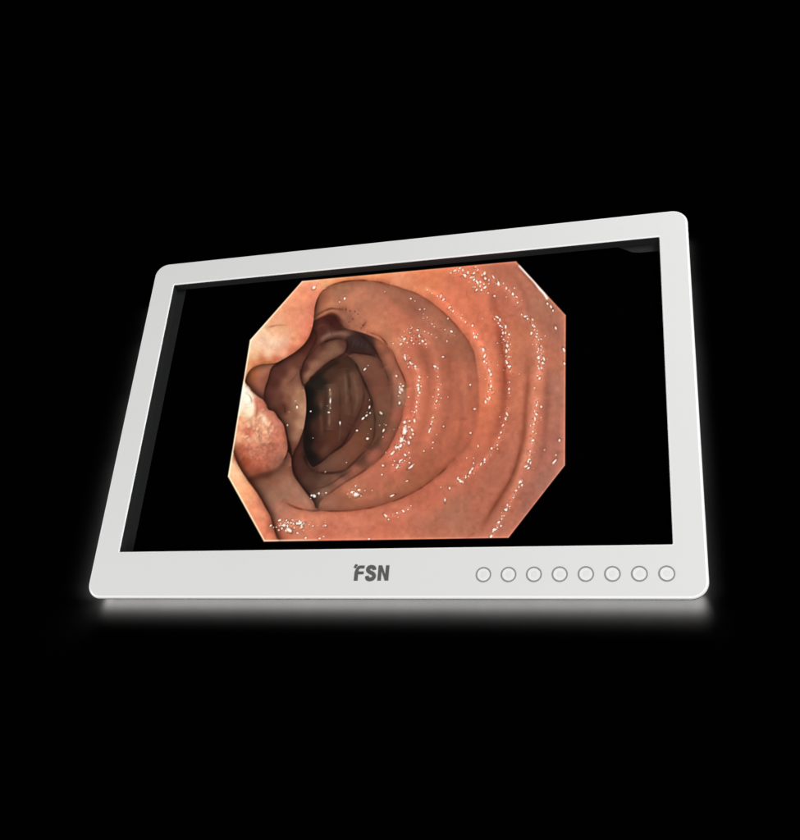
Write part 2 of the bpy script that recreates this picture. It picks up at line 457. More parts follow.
    P.stroke([(371, 402), (373, 407), (375, 420), (373.5, 437), (368, 449)], (60, 34, 28), 1.5, 0.65, 0.15)
    P.stroke([(353, 425), (344, 443), (333, 452), (320, 462.5), (311.7, 466.5)], (48, 26, 22), 1.5, 0.8, 0.15)
    P.stroke([(303, 452), (306, 461), (312, 470), (318, 471)], (44, 26, 22), 2.2, 0.7, 0.2)
    P.stroke([(306.5, 384), (308, 396), (308.5, 412), (306.5, 430), (306.5, 446), (311, 462)], (27, 22, 20), 4.5, 0.75, 0.08)
    P.stroke([(309, 384), (318, 376), (330, 366), (341, 360)], (36, 26, 22), 2.6, 0.55, 0.12)
    # dark pocket above the flaps, hatched with small vessels
    P.region([(346, 338), (354, 335), (362, 338), (370, 346), (375, 354), (366, 354), (356, 353), (348, 355), (345.5, 350)],
             [(352, 342, (72, 50, 46)), (362, 345, (64, 46, 44)), (370, 351, (76, 48, 42)), (352, 351, (70, 44, 38))], 1.6)
    for k in range(4):
        P.stroke([(353 + 4 * k, 338 + 1.6 * k), (350 + 4.2 * k, 346 + 1.2 * k), (351 + 4 * k, 352)], (40, 24, 24), 1.0, 0.35, 0.3)
        P.stroke([(355 + 4 * k, 339 + 1.6 * k), (353 + 4.2 * k, 345 + 1.2 * k)], (112, 84, 76), 1.0, 0.28, 0.3)
    P.stroke([(349, 352), (358, 353), (366, 354), (375, 355.5)], (60, 24, 20), 1.3, 0.75, 0.15)
    # bright rim of the fold over the pocket, then its dark outline
    P.stroke([(318, 345), (324, 338), (332, 334.5), (342, 333.5), (352, 335)], (148, 106, 88), 2.8, 0.75, 0.2)
    P.stroke([(330, 331), (340, 329), (350, 330), (360, 335), (368, 341), (374, 349), (379, 358), (384, 367)], (58, 28, 24), 1.7, 0.72, 0.15)
    # upper flap
    J = [(317, 347), (322, 343), (331, 340), (340, 339), (346, 341.5), (347, 346), (345, 352), (340, 356.8), (331, 360.6), (322, 368),
         (313, 376), (306, 383), (302.5, 384), (301, 376), (302, 366), (307, 357)]
    P.region(J, [(335, 345, (130, 90, 68)), (342, 344, (110, 68, 54)), (325, 355, (134, 92, 70)), (315, 366, (150, 102, 78)), (310, 375, (158, 110, 86)),
                 (304, 368, (96, 50, 40)), (310, 356, (98, 52, 42)), (320, 347, (106, 58, 48)), (338, 352, (132, 92, 72))], 0.8, rim=0.2, rim_w=1.5)
    P.stroke([(320, 344.5), (330, 340), (340, 338.5), (346.5, 341), (347.5, 347), (344, 353.5), (334, 359.5), (324, 366), (313, 376), (306, 383)],
             (52, 24, 20), 1.6, 0.78, 0.08)
    # left flap, pale and tan, in front of the lumen
    I = [(263.5, 399), (265, 390), (268.8, 380), (272.5, 369.5), (283, 361), (297, 351), (308, 341), (313, 331), (316, 338), (309, 352), (302.5, 364),
         (300.8, 374), (302, 381), (304, 387), (306, 397), (306.2, 411), (305, 421), (303.5, 429), (299.5, 441), (295, 450), (292.3, 456), (291, 449),
         (288, 438), (285.8, 428), (279.5, 417), (270, 409)]
    P.region(I, [(274, 383, (92, 48, 40)), (270, 396, (104, 56, 46)), (280, 372, (98, 54, 44)), (288, 384, (138, 88, 66)), (296, 375, (140, 90, 68)),
                 (298, 362, (112, 64, 50)), (306, 348, (98, 50, 40)), (312, 336, (92, 42, 34)), (300, 392, (166, 116, 88)), (302, 408, (176, 126, 98)),
                 (296, 400, (168, 116, 88)), (288, 400, (140, 86, 64)), (283, 407, (106, 58, 46)), (279, 398, (112, 64, 52)), (292, 415, (142, 92, 68)),
                 (300, 425, (170, 122, 94)), (296, 436, (160, 110, 84)), (290, 428, (142, 90, 70)), (293, 446, (136, 82, 62)), (290, 390, (150, 98, 74))],
             0.7, rim=0.1, rim_w=1.2, shadow=0.3, shadow_w=2.0)
    P.stroke([(301, 366), (300.5, 374), (302, 382), (304.3, 389)], (54, 26, 22), 1.3, 0.7, 0.2)
    P.stroke([(282, 402), (284.5, 408), (285, 415)], (90, 44, 36), 1.5, 0.6, 0.25)
    P.stroke([(299, 371), (293, 379), (287, 385)], (104, 60, 48), 1.1, 0.5, 0.3)
    P.stroke([(304, 430), (300, 441), (294, 453), (292.6, 470)], (70, 32, 26), 1.4, 0.7, 0.15)
    # brown concave patch below the big left fold
    P.region([(240, 372), (247, 366), (255, 362), (267, 360), (278, 360), (271, 368), (268, 379), (264.6, 391), (263, 400), (254, 393.5), (246, 386), (238, 380)],
             [(248, 377, (168, 88, 48)), (252, 370, (182, 98, 56)), (260, 372, (176, 108, 80)), (268, 368, (180, 112, 86)), (258, 383, (166, 98, 76)),
              (264, 380, (150, 88, 68)), (252, 388, (150, 82, 58)), (262, 394, (160, 98, 80))], 0.7)
    P.stroke([(272.5, 369), (269, 379), (265.5, 389), (263.8, 399)], (64, 26, 20), 1.5, 0.75, 0.1)
    # big bright fold at upper left
    E = [(230, 300), (270, 262), (325, 262), (329, 284), (321.5, 291), (317, 299), (314.6, 308), (313.8, 318), (312.2, 328), (309, 337), (303.8, 344.6),
         (296, 351.5), (289, 356), (281, 360.5), (276, 362.8), (268, 363.6), (260, 364.5), (253, 367.5), (248.5, 372), (246, 378), (243, 386),
         (235, 380), (232, 340)]
    P.region(E, [(x, y, (c[0], c[1] - 3, c[2] + 8)) for x, y, c in [(305, 283, (234, 150, 104)), (322, 280, (232, 156, 108)), (290, 296, (236, 154, 102)), (303, 300, (232, 144, 94)), (312, 305, (214, 122, 84)),
                 (312, 293, (230, 140, 96)), (270, 316, (236, 158, 106)), (290, 318, (230, 146, 96)), (304, 322, (232, 142, 98)), (310, 325, (222, 122, 84)),
                 (264, 331, (242, 194, 142)), (280, 331, (240, 182, 128)), (258, 342, (243, 200, 158)), (274, 342, (246, 206, 164)), (284, 340, (240, 190, 146)),
                 (296, 338, (232, 158, 106)), (304, 338, (224, 126, 86)), (255, 354, (238, 186, 130)), (268, 353, (243, 198, 152)), (282, 351, (238, 174, 128)),
                 (292, 350, (214, 122, 80)), (250, 348, (242, 204, 152)), (262, 360, (206, 120, 66)), (276, 360, (204, 112, 70)), (252, 363, (214, 138, 84)),
                 (247, 368, (222, 160, 108)), (247, 379, (198, 112, 70))]], 0.7, rim=0.10, rim_w=1.5, shadow=0.45, shadow_w=3.5, power=3.1,
             mask=lambda x, y: np.clip((328 - x) / 14, 0, 1) + (y > 288) * 1.0, shade_mask=lambda x, y: np.clip((y - 292) / 14, 0, 1))
    P.stroke([(265, 329), (272, 326.3), (279, 325.2), (290, 325.6)], (176, 102, 58), 1.1, 0.55, 0.25)
    P.stroke([(282, 361), (293, 354.5), (304, 345), (310, 336.5), (313, 327)], (92, 36, 20), 1.3, 0.7, 0.12)
    P.stroke([(249, 371), (255, 365.5), (264, 362.5), (276, 362)], (170, 86, 40), 1.8, 0.55, 0.2)
    P.stroke([(313.8, 318), (318, 314.5), (324, 311), (331, 308.5), (338, 309), (347, 309.5)], (92, 44, 30), 1.4, 0.7, 0.15)
    P.stroke([(325, 316), (332, 314), (338, 318), (344, 326)], (66, 28, 24), 2.6, 0.4, 0.3)
    P.stroke([(341, 318), (344, 324), (350, 329)], (120, 66, 52), 2.5, 0.4, 0.3)
    P.stroke([(347, 314), (353, 322), (360, 330)], (150, 88, 68), 4.0, 0.4, 0.3)
    P.stroke([(326, 317), (330, 322), (334, 328)], (60, 26, 22), 1.3, 0.4, 0.3)
    P.stroke([(316, 330), (321, 325), (329, 326)], (130, 76, 62), 1.6, 0.3, 0.3)
    # --- wall below the polyp, in front of the tunnel
    Q = [(240, 466), (262, 470), (284, 460), (287.5, 452), (291, 457), (292, 468), (297, 480), (304, 489), (311, 498), (316, 507), (317.5, 511), (311, 514),
         (300, 520), (290, 560), (255, 560)]
    P.region(Q, [(256, 474, (140, 74, 50)), (266, 474, (128, 70, 48)), (264, 484, (140, 90, 70)), (276, 478, (150, 94, 72)), (286, 468, (152, 92, 70)),
                 (288, 484, (164, 112, 88)), (298, 494, (166, 112, 90)), (308, 504, (176, 118, 94)), (284, 494, (158, 110, 88)), (272, 498, (156, 106, 84)),
                 (270, 510, (166, 106, 84)), (282, 510, (186, 118, 94)), (300, 514, (206, 124, 94)), (285, 525, (198, 112, 84)), (280, 538, (186, 98, 72)),
                 (262, 492, (142, 92, 72))], 0.7, shadow=0.4, shadow_w=2.5,
             mask=lambda x, y: np.clip(np.clip((516 - y) / 7, 0, 1) + np.clip((296 - x) / 16, 0, 1), 0, 1),
             shade_mask=lambda x, y: np.clip((509 - y) / 8, 0, 1))
    P.stroke([(282, 500), (289, 504.5), (297, 508), (306, 510), (317, 511), (326, 511)], (128, 62, 42), 1.5, 0.7, 0.2)
    P.stroke([(292.5, 466), (294, 474), (299, 482.5), (305, 490), (311, 498), (315, 505), (317, 511)], (46, 20, 16), 1.5, 0.85, 0.08)
    # --- polyp
    Pp = [(236, 376), (246.5, 384.5), (252, 390), (258, 395), (263, 399), (266.5, 404.5), (268.5, 409.5), (274, 411.5), (278.5, 418), (283.5, 424),
          (285.5, 432), (287, 440), (287.5, 450), (284.5, 459), (279, 467), (271, 471.5), (260, 474.5), (251, 478), (246, 478), (240, 470), (233, 456),
          (222, 440)]
    P.region(Pp, [(244, 396, (255, 250, 226)), (249, 396, (255, 246, 222)), (247, 408, (252, 234, 196)), (246, 388, (246, 190, 150)), (251, 391, (226, 140, 104)),
                  (256, 402, (228, 140, 112)), (262, 406, (210, 116, 92)), (251, 420, (238, 178, 136)), (260, 416, (226, 158, 122)), (264, 424, (228, 162, 124)),
                  (270, 416, (206, 124, 98)), (277, 422, (206, 122, 98)), (281, 434, (196, 112, 88)), (241, 420, (232, 160, 120)), (248, 432, (196, 104, 80)),
                  (240, 436, (232, 164, 122)), (256, 438, (222, 154, 120)), (266, 436, (212, 136, 104)), (274, 446, (184, 104, 80)), (283, 450, (186, 112, 86)),
                  (262, 452, (196, 114, 90)), (252, 452, (208, 124, 96)), (242, 450, (190, 98, 68)), (246, 462, (170, 78, 50)), (256, 464, (176, 92, 68)),
                  (268, 462, (180, 102, 78)), (258, 472, (150, 76, 54)), (268, 469, (158, 88, 66)), (276, 464, (162, 98, 76)), (283, 458, (164, 102, 80))],
             lambda x, y: 0.8 + 2.6 * np.clip((y - 455) / 14, 0, 1), rim=0.12, rim_w=2.5, shadow=0.34, shadow_w=5.0)
    m = P.box(np.array([(226, 408), (289, 476)], float), 0)
    fw = np.exp(-(((P.u[m] - 259) / 24) ** 4) - (((P.v[m] - 441) / 27) ** 4))
    wr = P.noise(3.4, 3)[m] * 0.6 + P.noise(1.9, 5)[m] * 0.5
    P.c[m] *= (1 + 0.07 * fw * np.clip(wr, -1.6, 1.6))[:, None]
    for k in range(30):                     # wet wrinkles that catch the light
        x, y = rng.normal(258, 11), rng.normal(433, 11)
        if x > 284 or x < 238 or y > 466:
            continue
        a = rng.normal(2.0, 0.55)
        L = rng.uniform(1.5, 5)
        bend = rng.normal(0, 1)
        P.stroke([(x - L * math.cos(a), y - L * math.sin(a)), (x + bend, y + bend * .5), (x + L * math.cos(a), y + L * math.sin(a))],
                 (250, 206, 166), rng.uniform(0.9, 1.8), rng.uniform(0.2, 0.55), 0.35)
        P.stroke([(x - L * math.cos(a) + 1.6, y - L * math.sin(a) + 1), (x + bend + 1.6, y + 1), (x + L * math.cos(a) + 1.6, y + L * math.sin(a) + 1)],
                 (150, 76, 58), 0.9, 0.25, 0.3)
    P.region([(240, 388), (247, 387), (251.5, 393), (254, 402), (254, 412), (250, 417), (243, 416), (236, 412)],
             [(245, 395, (255, 253, 234)), (250, 402, (255, 246, 224)), (248, 410, (255, 236, 200)), (244, 413, (246, 206, 166)), (240, 405, (255, 246, 226))], 2.2)
    P.stroke([(263, 414), (264.5, 420), (266.5, 426)], (255, 232, 200), 2.4, 0.6, 0.3)
    P.stroke([(246.5, 385), (252, 390.5), (258, 395.5), (264, 400), (267.5, 408), (274, 411), (279, 417.5), (284.5, 425), (287, 436), (290, 447), (292, 458)],
             (62, 26, 20), 1.3, 0.72, 0.08)
    P.stroke([(245.5, 392), (250.5, 397), (252, 404)], (150, 120, 90), 0.8, 0.5, 0.2)
    P.stroke([(255, 398), (257.5, 406), (256, 418), (255, 428)], (176, 92, 68), 1.4, 0.5, 0.25)
    # --- strip at the lower left
    N = [(226, 440), (233, 452), (237, 462), (241, 470), (247, 478.5), (254, 487.5), (260, 497), (264.5, 505), (269.5, 514), (272.5, 523), (275, 532),
         (279, 545), (270, 560), (220, 520), (215, 470)]
    P.region(N, [(233, 466, (246, 192, 148)), (240, 486, (240, 168, 122)), (236, 474, (244, 184, 140)), (248, 496, (236, 156, 112)), (256, 512, (228, 142, 104)),
                 (262, 526, (222, 132, 98)), (268, 538, (214, 120, 90)), (262, 506, (206, 122, 92)), (236, 458, (230, 150, 110)), (270, 526, (190, 104, 76))],
             0.7, rim=0.12, rim_w=2.0, shadow=0.5, shadow_w=4.0)
    P.stroke([(232, 451), (237, 462), (241.5, 470), (247.5, 479), (254.5, 488), (260.5, 497), (265, 505), (270, 514.5), (273, 523), (275.5, 532), (278.5, 544)],
             (84, 34, 20), 1.4, 0.78, 0.05)
    # --- mottling of the wet surface
    lum = P.c.mean(1) / 180.0
    n = 0.018 * P.noise(9, 11) + 0.026 * P.noise(4.2, 12) + 0.012 * P.noise(2.0, 13) + 0.009 * P.noise(1.2, 17) + 0.018 * P.noise(21, 14)
    hue = 0.014 * P.noise(13, 15) + 0.010 * P.noise(5, 16)
    k = np.clip(lum, 0.35, 1.0)
    P.c *= np.stack([1 + n * k, 1 + (n + hue) * k, 1 + (n + 1.4 * hue) * k], 1)
    for k in range(60):                     # fine vessels
        x, y = rng.uniform(330, 560), rng.uniform(275, 535)
        a = rng.uniform(0, 6.3)
        L = rng.uniform(3, 9)
        P.stroke([(x, y), (x + L * math.cos(a), y + L * math.sin(a)), (x + 2 * L * math.cos(a + .4), y + 2 * L * math.sin(a + .4))],
                 (138, 66, 48), 0.8, 0.16, 0.3)
    for x, y in ((350, 311), (355, 311.5), (346, 309.5), (363, 325), (361, 328), (349, 322), (353, 319), (358, 314)):
        P.dot(x, y, 1.0, 0.55, 1.3, rng.uniform(0, 3), (96, 48, 38), 0)
    P.stroke([(367, 320), (364, 325), (361, 329)], (120, 60, 52), 1.6, 0.5, 0.3)
    # rosier lit crests and the tone curve of the scope's camera
    for pts, w, a in (([(398, 318), (402, 345), (414, 372), (424, 400), (424, 425), (412, 448), (396, 468)], 9, .12), ([(430, 345), (436, 380), (434, 420), (424, 450)], 5, .10),
                      ([(470, 322), (484, 352), (490, 385), (486, 415)], 5, .2), ([(515, 320), (518, 360), (516, 410), (506, 450)], 6, .10), ([(536, 330), (539, 380), (535, 430), (524, 470), (500, 515)], 5, .16),
                      ([(330, 522), (370, 521), (410, 514), (450, 494), (474, 468)], 6, .12), ([(340, 303), (355, 296), (380, 300)], 5, .15)):
        P.stroke(pts, (232, 138, 104), w, a, 0.25)
    L = (P.c @ np.array([.3, .59, .11]))[:, None] / 255
    P.c *= 1 + 0.13 * np.tanh((L - 0.40) * 4) * np.clip(1.2 - L, 0, 1)
    g = P.c.mean(1, keepdims=True)
    P.c = 0.985 * (g + (P.c - g) * 0.95)
    # --- highlights: explicit ones first (x, y, radius, strength, stretch, angle)
    W = (255, 246, 230)
    bright = [(314, 287.5, 1.9, 1, 1.2, 2.2), (339.5, 302, .9, .7, 1.3, 1.5), (344.5, 298.5, 1.3, 1, 1.3, 1.6), (365, 369, 1.3, 1, 1.6, 2.4), (368, 365.5, .8, .7, 1, 0),
              (310.7, 411.3, 1.2, .95, 1, 0), (297, 407, 1.1, 1, 1.5, 1.5), (295.4, 401, .8, .7, 1, 0), (287.5, 425, 1, .6, 1.5, 1.8), (289, 412, .7, .5, 1, 0),
              (329, 412.5, 1.2, .85, 1.2, 0), (330.3, 401, .9, .75, 3.6, 1.62), (329.8, 390, .7, .6, 2, 1.5), (340, 423, 1.1, .9, 2.0, 1.5), (369.5, 407, 1.4, .9, 1.4, 1.8),
              (366.5, 415.5, 1.3, .85, 1.6, 2.4), (363, 418.5, 1.2, .85, 1.5, 2.4), (357, 430.5, 1.4, 1, 1.2, 0), (367.5, 438.7, 1.5, 1, 1.1, 0), (370, 413, .9, .7, 1, 0),
              (371, 429, 1, .55, 1, 0), (381, 413, 1.3, .6, 2, .8), (383.5, 430.5, 1.3, .8, 1.7, 2.0), (386, 425, 1, .7, 1, 0), (346.5, 462.5, 1, .5, 1, 0), (313, 438, 1, .35, 1, 0),
              (314.5, 496, 2.3, 1, 1.1, .6), (311.5, 495.5, 1.3, .9, 1, 0), (319, 493.5, 1.1, .9, 1.4, 1.2), (326, 493, 1, .8, 1, 0), (369.5, 400, .8, .6, 1, 0),
              (356, 494.5, 2.4, 1, 1.3, 0), (352, 492, 1.4, .95, 1.3, 2.6), (355.5, 486, 1.2, .9, 1, 0), (358.8, 490, 1.3, .9, 1, 0), (347.5, 494, .8, .6, 1, 0),
              (365, 490.5, .9, .6, 1, 0), (372, 490.5, .8, .5, 1, 0), (361, 496, .9, .7, 1, 0), (382.8, 465.6, 1.3, .95, 1.3, .6), (382, 474.5, 1.2, .85, 1, 0),
              (392.5, 495.5, 1.3, .9, 1.8, -.4), (385.5, 515.5, 1.1, .9, 1.7, .8), (388.5, 519.5, 1.2, 1, 1.3, .7), (397, 512.8, 1.2, 1, 1.4, .2), (404, 511.5, 1, .9, 1.3, 1),
              (408, 509.5, 1, .8, 1, 0), (411, 506, 1, .8, 1, 0), (398, 517, .8, .7, 1, 0), (369, 539, 1.2, .8, 1.4, 0), (325.5, 525.5, 1, .9, 1.2, .6), (319.5, 538.5, 1.1, .9, 1.2, 0),
              (323.5, 536.5, .9, .8, 1, 0), (305.5, 538, 1.2, 1, 1, 0), (303.5, 530.5, .9, .6, 1, 0), (313, 526, 1, .7, 1, 0), (309, 524.5, .9, .6, 1, 0),
              # the big wet glint and its neighbours
              (404.7, 431, 2.4, 1, 2.0, 1.5), (404.5, 422.5, 2.2, .75, 1.2, 1.2), (401.5, 439, 2.0, 1, 1.4, .6), (396, 447.5, 1.6, .9, 1.5, 1.2), (400.5, 446, 1.5, .9, 1.6, 2.2),
              (409.5, 421, 1.5, .75, 1.2, 1), (414.5, 421, 1.3, .85, 2, 1.4), (412, 430, 1.6, .85, 1.6, 1.0), (413, 434, 1.3, .9, 1.5, 1), (410.5, 437.5, 1.3, .85, 1.4, .8),
              (409, 443, 1.6, .9, 1.3, 1.4), (392, 453.5, 1.5, .95, 2.0, -.7), (405, 455, 1.2, 1, 1.9, .9), (400.5, 460.5, 1.3, 1, 2.4, -.5), (409.5, 462.8, 1.2, .95, 1, 0),
              (411, 466.8, 1.3, 1, 2.6, -.7), (397, 467.5, 1.3, .8, 1.6, -.9), (394.5, 461, 1, .6, 1, 0), (393, 465, .9, .6, 1, 0),
              (399.5, 403, 1.5, 1, 1.3, 1.7), (401.5, 389.5, 2.8, .5, 1.3, .8), (403, 386, 1.4, .7, 1.2, 0), (400, 392.5, 1.4, .7, 1.2, .9), (398.5, 396, 1.1, .6, 1, 0), (396.5, 376, 1.1, .9, 1.7, .9),
              (408.5, 397, 1, .6, 1, 0), (416.5, 410.5, 1.1, .85, 1, 0), (412, 411.3, 1, .6, 1, 0), (416.3, 406.7, 1.2, .9, 1.2, 0), (416.7, 402, 1.1, .8, 1.6, 1.5), (418, 395.5, 1, .75, 1.5, 1.4),
              (418.3, 388.5, 1.1, .9, 2.6, 1.55), (419.5, 377, 1.3, .85, 1.3, 1), (418.5, 380.5, 1.1, .7, 1.5, .5), (427.5, 377, .9, .5, 1, 0),
              (405, 358, 1.3, 1, 1.9, 1.3), (410.5, 363, 1.3, 1, 2.4, .9), (415.5, 368.5, 1.1, .8, 1.8, .9), (408.5, 367, 1, .8, 1.2, 2), (409.5, 357.5, .8, .5, 1, 0),
              (404.5, 339, 1.8, .95, 1.3, 2.6), (401, 344, 1.2, .7, 1.6, 2.6), (407, 342.5, 1.1, .75, 1.2, 1), (411.5, 340.5, 1.2, .8, 1.4, 1), (413.5, 343.5, 1.1, .75, 1.2, 0),
              (419, 336, 1.2, .95, 1.8, .9), (422.5, 341, 1.2, 1, 1.6, 1), (419.5, 343.5, 1, .8, 1, 0), (426, 344, 1, .8, 1, 0), (393, 343.5, 1, .6, 1.3, 0), (417.5, 330, 1, .8, 1, 0),
              (424.5, 331.5, .9, .7, 1, 0), (428.5, 333, .8, .6, 1, 0), (436, 337.5, .8, .5, 1, 0), (412, 327.5, 1, .5, 1, 0), (404, 331.5, .9, .5, 1, 0), (447, 341, .9, .6, 1.4, 1.5),
              (411, 298.5, 1.3, .85, 1, 0), (415, 301, 1, .5, 1, 0), (420, 309.5, 1.2, .65, 1, 0), (424.5, 309, .9, .6, 1.2, 0), (432, 324, 1, .75, 1, 0), (434.5, 326.5, 1, .75, 1, 0),
              (445, 329.5, .9, .6, 1, 0), (451.5, 331.5, 1.3, .9, 1.5, .6), (385, 291.5, .8, .5, 1, 0),
              (443, 356.8, 1.4, .8, 1, 0), (435, 366.5, 1.3, .95, 1.5, .5), (438, 368, 1.1, .8, 1.2, 1), (437.8, 376.8, 1.1, .65, 1, 0), (438.2, 389.3, 1.3, .95, 1, 0), (438.5, 394.5, 1.3, .85, 1.6, 2.0),
              (436.5, 401, 1.4, .95, 1.7, 2.0), (441, 398, .9, .6, 1, 0), (435.5, 408, 1, .6, 1, 0), (433, 417.5, 1, .7, 1, 0), (431, 424, 1.1, .95, 1.7, 1.8), (429.5, 431, 1.1, 1, 3.2, 1.85),
              (443.5, 426.5, 1.3, .75, 1, 0), (433, 442.5, 1.1, .85, 1.3, 0), (432.5, 448, 1, .55, 1, 0), (424, 451, 1.1, .65, 1, 0), (436.5, 434.5, .8, .5, 1, 0), (448, 397, .8, .6, 1, 0),
              (470.3, 384.7, 1.2, .9, 1, 0), (474.5, 409, 1.2, .7, 1, 0), (470.5, 433, 1.4, .95, 1, 0), (407, 481, 1, .6, 1.4, -.3), (478, 446, 1.2, .6, 1.5, 1.5)]
    for x, y, r, b, el, an in bright:
        P.dot(x, y, r, b, el, an, W)
    # the glistening rows on the ring folds
    rows = [(427, 290, .9, .8, 1.2), (432, 293, .8, .6, 1), (441, 296, 1.1, .9, 1.7), (443.5, 299.5, 1, .9, 1.8), (449.5, 307.5, 1.1, .95, 1.8), (453, 311, 1, .9, 1.6),
            (448, 318.5, 1.1, .8, 1), (461, 318, .9, .7, 1), (465.5, 322, 1, .75, 1), (472.5, 325.5, 1.6, 1, 1.2), (474.5, 337, 1.5, .55, 1.2), (483, 349.5, 1.8, .95, 1.4),
            (484.5, 356, 1.4, .85, 1.4), (484.3, 361.5, 1.2, .75, 1.2), (486.5, 363, 1.1, .75, 1.4), (489, 370, 1.2, .95, 1.7), (491, 374.5, 1.3, .95, 1.6), (490.5, 381, 1.2, .8, 1.2),
            (491, 386.5, 1.6, .6, 1.2), (488, 391.5, 1, .55, 1), (489.5, 398, 1.2, .75, 1.4), (485.5, 401.5, 1.3, .85, 1.4), (492, 393, .9, .5, 1),
            (507, 414, 1.0, .98, 2.7), (505.5, 419, 1.1, .9, 2), (503, 425, 1, .7, 2), (501, 432.5, 1.2, .95, 1), (499, 437.8, 1.2, .9, 1), (497.3, 445, 1.1, .85, 1), (491.5, 448.3, 1.3, .9, 1),
            (497.5, 449, .9, .6, 1), (484.5, 459.7, 1.3, .95, 1.4), (481, 464, 1.1, .95, 1.9), (472.5, 468.5, 1.3, 1, 2.0), (470, 472.5, 1.3, 1, 1.6), (473.5, 463, 1, .8, 1.3), (465.5, 477.5, 1.1, .85, 1.2),
            (461, 481.5, 1.5, 1, 1.8), (457.8, 478.5, 1.2, .9, 1.8), (463, 482.5, .9, .8, 1), (449.5, 488.2, 1.3, .95, 1.2), (440.8, 487.5, .9, .8, 1), (445, 500, 1.2, .85, 1.6), (473.5, 458, 1, .6, 1),
            (497, 317, 1.1, .9, 1.8), (500, 320, 1.1, .85, 1.7), (500.5, 326, 1.4, 1, 1.2), (505.8, 326.5, 1.2, .9, 1.9), (503, 333, 1.4, .95, 1.3), (509, 334.3, 1.3, .95, 1.2), (494.5, 319, .8, .6, 1),
            (505, 341, .9, .6, 1), (507, 345.5, 1.3, .95, 1.4), (510.5, 344, 1, .7, 1.6), (506.5, 351, 1.3, .9, 1.5), (506, 356, .9, .6, 1.2), (507, 362.8, 1.6, 1, 1.1), (509, 367, 1.2, .65, 1.4),
            (509.5, 382, .8, .5, 1.6), (509, 389, 1.1, .8, 1.1), (509, 393, 1.1, .85, 1.2), (519, 374, .9, .45, 1),
            (521.5, 314.5, 1.3, .7, 1), (527.2, 316, 1, .6, 1), (532.5, 319.5, 1.6, .55, 1.2), (531.5, 333, 1.4, .85, 1.5), (533, 326, 1, .5, 1), (535.5, 327, .9, .4, 1), (537.5, 334, 1, .5, 1),
            (541, 339, 1, .5, 1.2), (536.5, 344.5, 1.1, .75, 1), (541, 346, 1, .6, 1.2), (538.5, 348.5, 1, .5, 1), (537.5, 352, 1, .7, 1), (541.5, 354, .9, .6, 1), (538.7, 357.3, 1.5, .95, 1.1),
            (544, 359, 1.4, .85, 1.6), (542.5, 362.8, 1.5, 1, 1.2), (539, 362, 1, .6, 1), (538, 366, 1, .75, 1), (541.5, 368, 1.1, .7, 1.2), (543.5, 351.5, .9, .5, 1), (539.5, 378.5, 1.5, .8, 1.2),
            (534.5, 388, 1.3, .4, 1), (536.5, 405, 1.1, .8, 1.8), (541.2, 406.8, 1.3, 1, 1), (537.5, 402, .8, .6, 1), (535, 419, 1.1, .95, 2.1), (534, 424.3, 1.2, .85, 1), (541, 417.5, .8, .5, 1),
            (532.7, 440.5, 1.6, .95, 1.1), (536, 433.5, .9, .5, 1.6), (529.8, 455, .9, .6, 1), (528.5, 460, 1, .6, 1.4), (526, 466.5, 1.6, .7, 1.6), (528.5, 468, 1.5, 1, 1.3), (530.5, 463, 1, .6, 1.6),
            (520, 482, 1.4, .95, 1.4), (522, 485, 1.2, .9, 1), (519, 487, 1.1, .85, 1), (516.3, 490.5, 1.3, .9, 1), (513.5, 497.7, 1.1, .8, 1), (507.5, 505.3, 1.3, .95, 1.2), (506, 509.5, 1.4, .95, 1.2),
            (509.5, 506.5, 1, .7, 1), (504, 515.8, 1, .7, 1), (501.7, 519, 1.1, .85, 1), (498.6, 522.3, 1.5, 1, 1), (501, 526, 1.3, .9, 1.2), (497.5, 527.5, .9, .7, 1), (493.3, 531, 1.2, .85, 1.4), (491, 536.5, 1.5, .95, 1.1),
            (555.8, 328, 1.5, .9, 1.2), (559.5, 440.5, 1.2, .8, 1), (554.5, 461.5, 1.5, .98, 2.2), (556, 455, 1.1, .7, 1.4), (544.5, 450, 1.4, .35, 1), (517.5, 302.5, 1.5, .95, 1), (506.5, 297, .9, .6, 1), (516.5, 297, .8, .6, 1.4),
            (494.5, 296, 1.5, .95, 1.2), (488, 293, 1, .7, 1), (481.5, 290, 1.3, .95, 1.1), (509, 290.5, 1, .7, 1), (506.5, 288, 1, .8, 1.2), (503.5, 283.5, 1, .7, 1.6), (498.5, 283.5, 1.4, 1, 2.4),
            (493.5, 277, 1, .8, 2.4), (484.5, 273.5, 2.0, .95, 1.2), (485.5, 278.5, 1.6, .95, 1.1), (489, 280.5, 1, .7, 1), (482, 275, 1.2, .8, 1.2), (477.5, 283, 1.2, .9, 1), (474, 280, 1.2, .85, 1.2), (476.5, 290, 1.4, .95, 1.2),
            (465, 276, 1.7, .95, 1.3), (468, 272.5, 1.4, .9, 1.2), (474, 273, 1.3, .9, 1), (454.5, 270.5, 1.2, .8, 2.0), (460, 268, 1.2, .85, 1.6), (471, 277.5, 1.1, .8, 1), (478, 270, 1, .6, 1.4), (480, 287, 1, .7, 1),
            (473, 287, .9, .7, 1), (469, 282, .9, .6, 1), (484, 284, 1.2, .5, 1.4), (463, 271, .9, .6, 1), (475.5, 267, 1, .5, 1)]
    for x, y, r, b, el in rows:
        P.dot(x, y, r * 0.92, min(b * 1.1, 1), el * 1.15, rng.normal(1.45 if x > 480 and y < 430 else 2.1, 0.4), W, 0.24)
    # clusters of fine broken glints along the wet crests
    s1 = 0.75 * P.noise(1.35, 41) + 0.65 * P.noise(2.4, 42)
    crest = np.zeros(u.size)
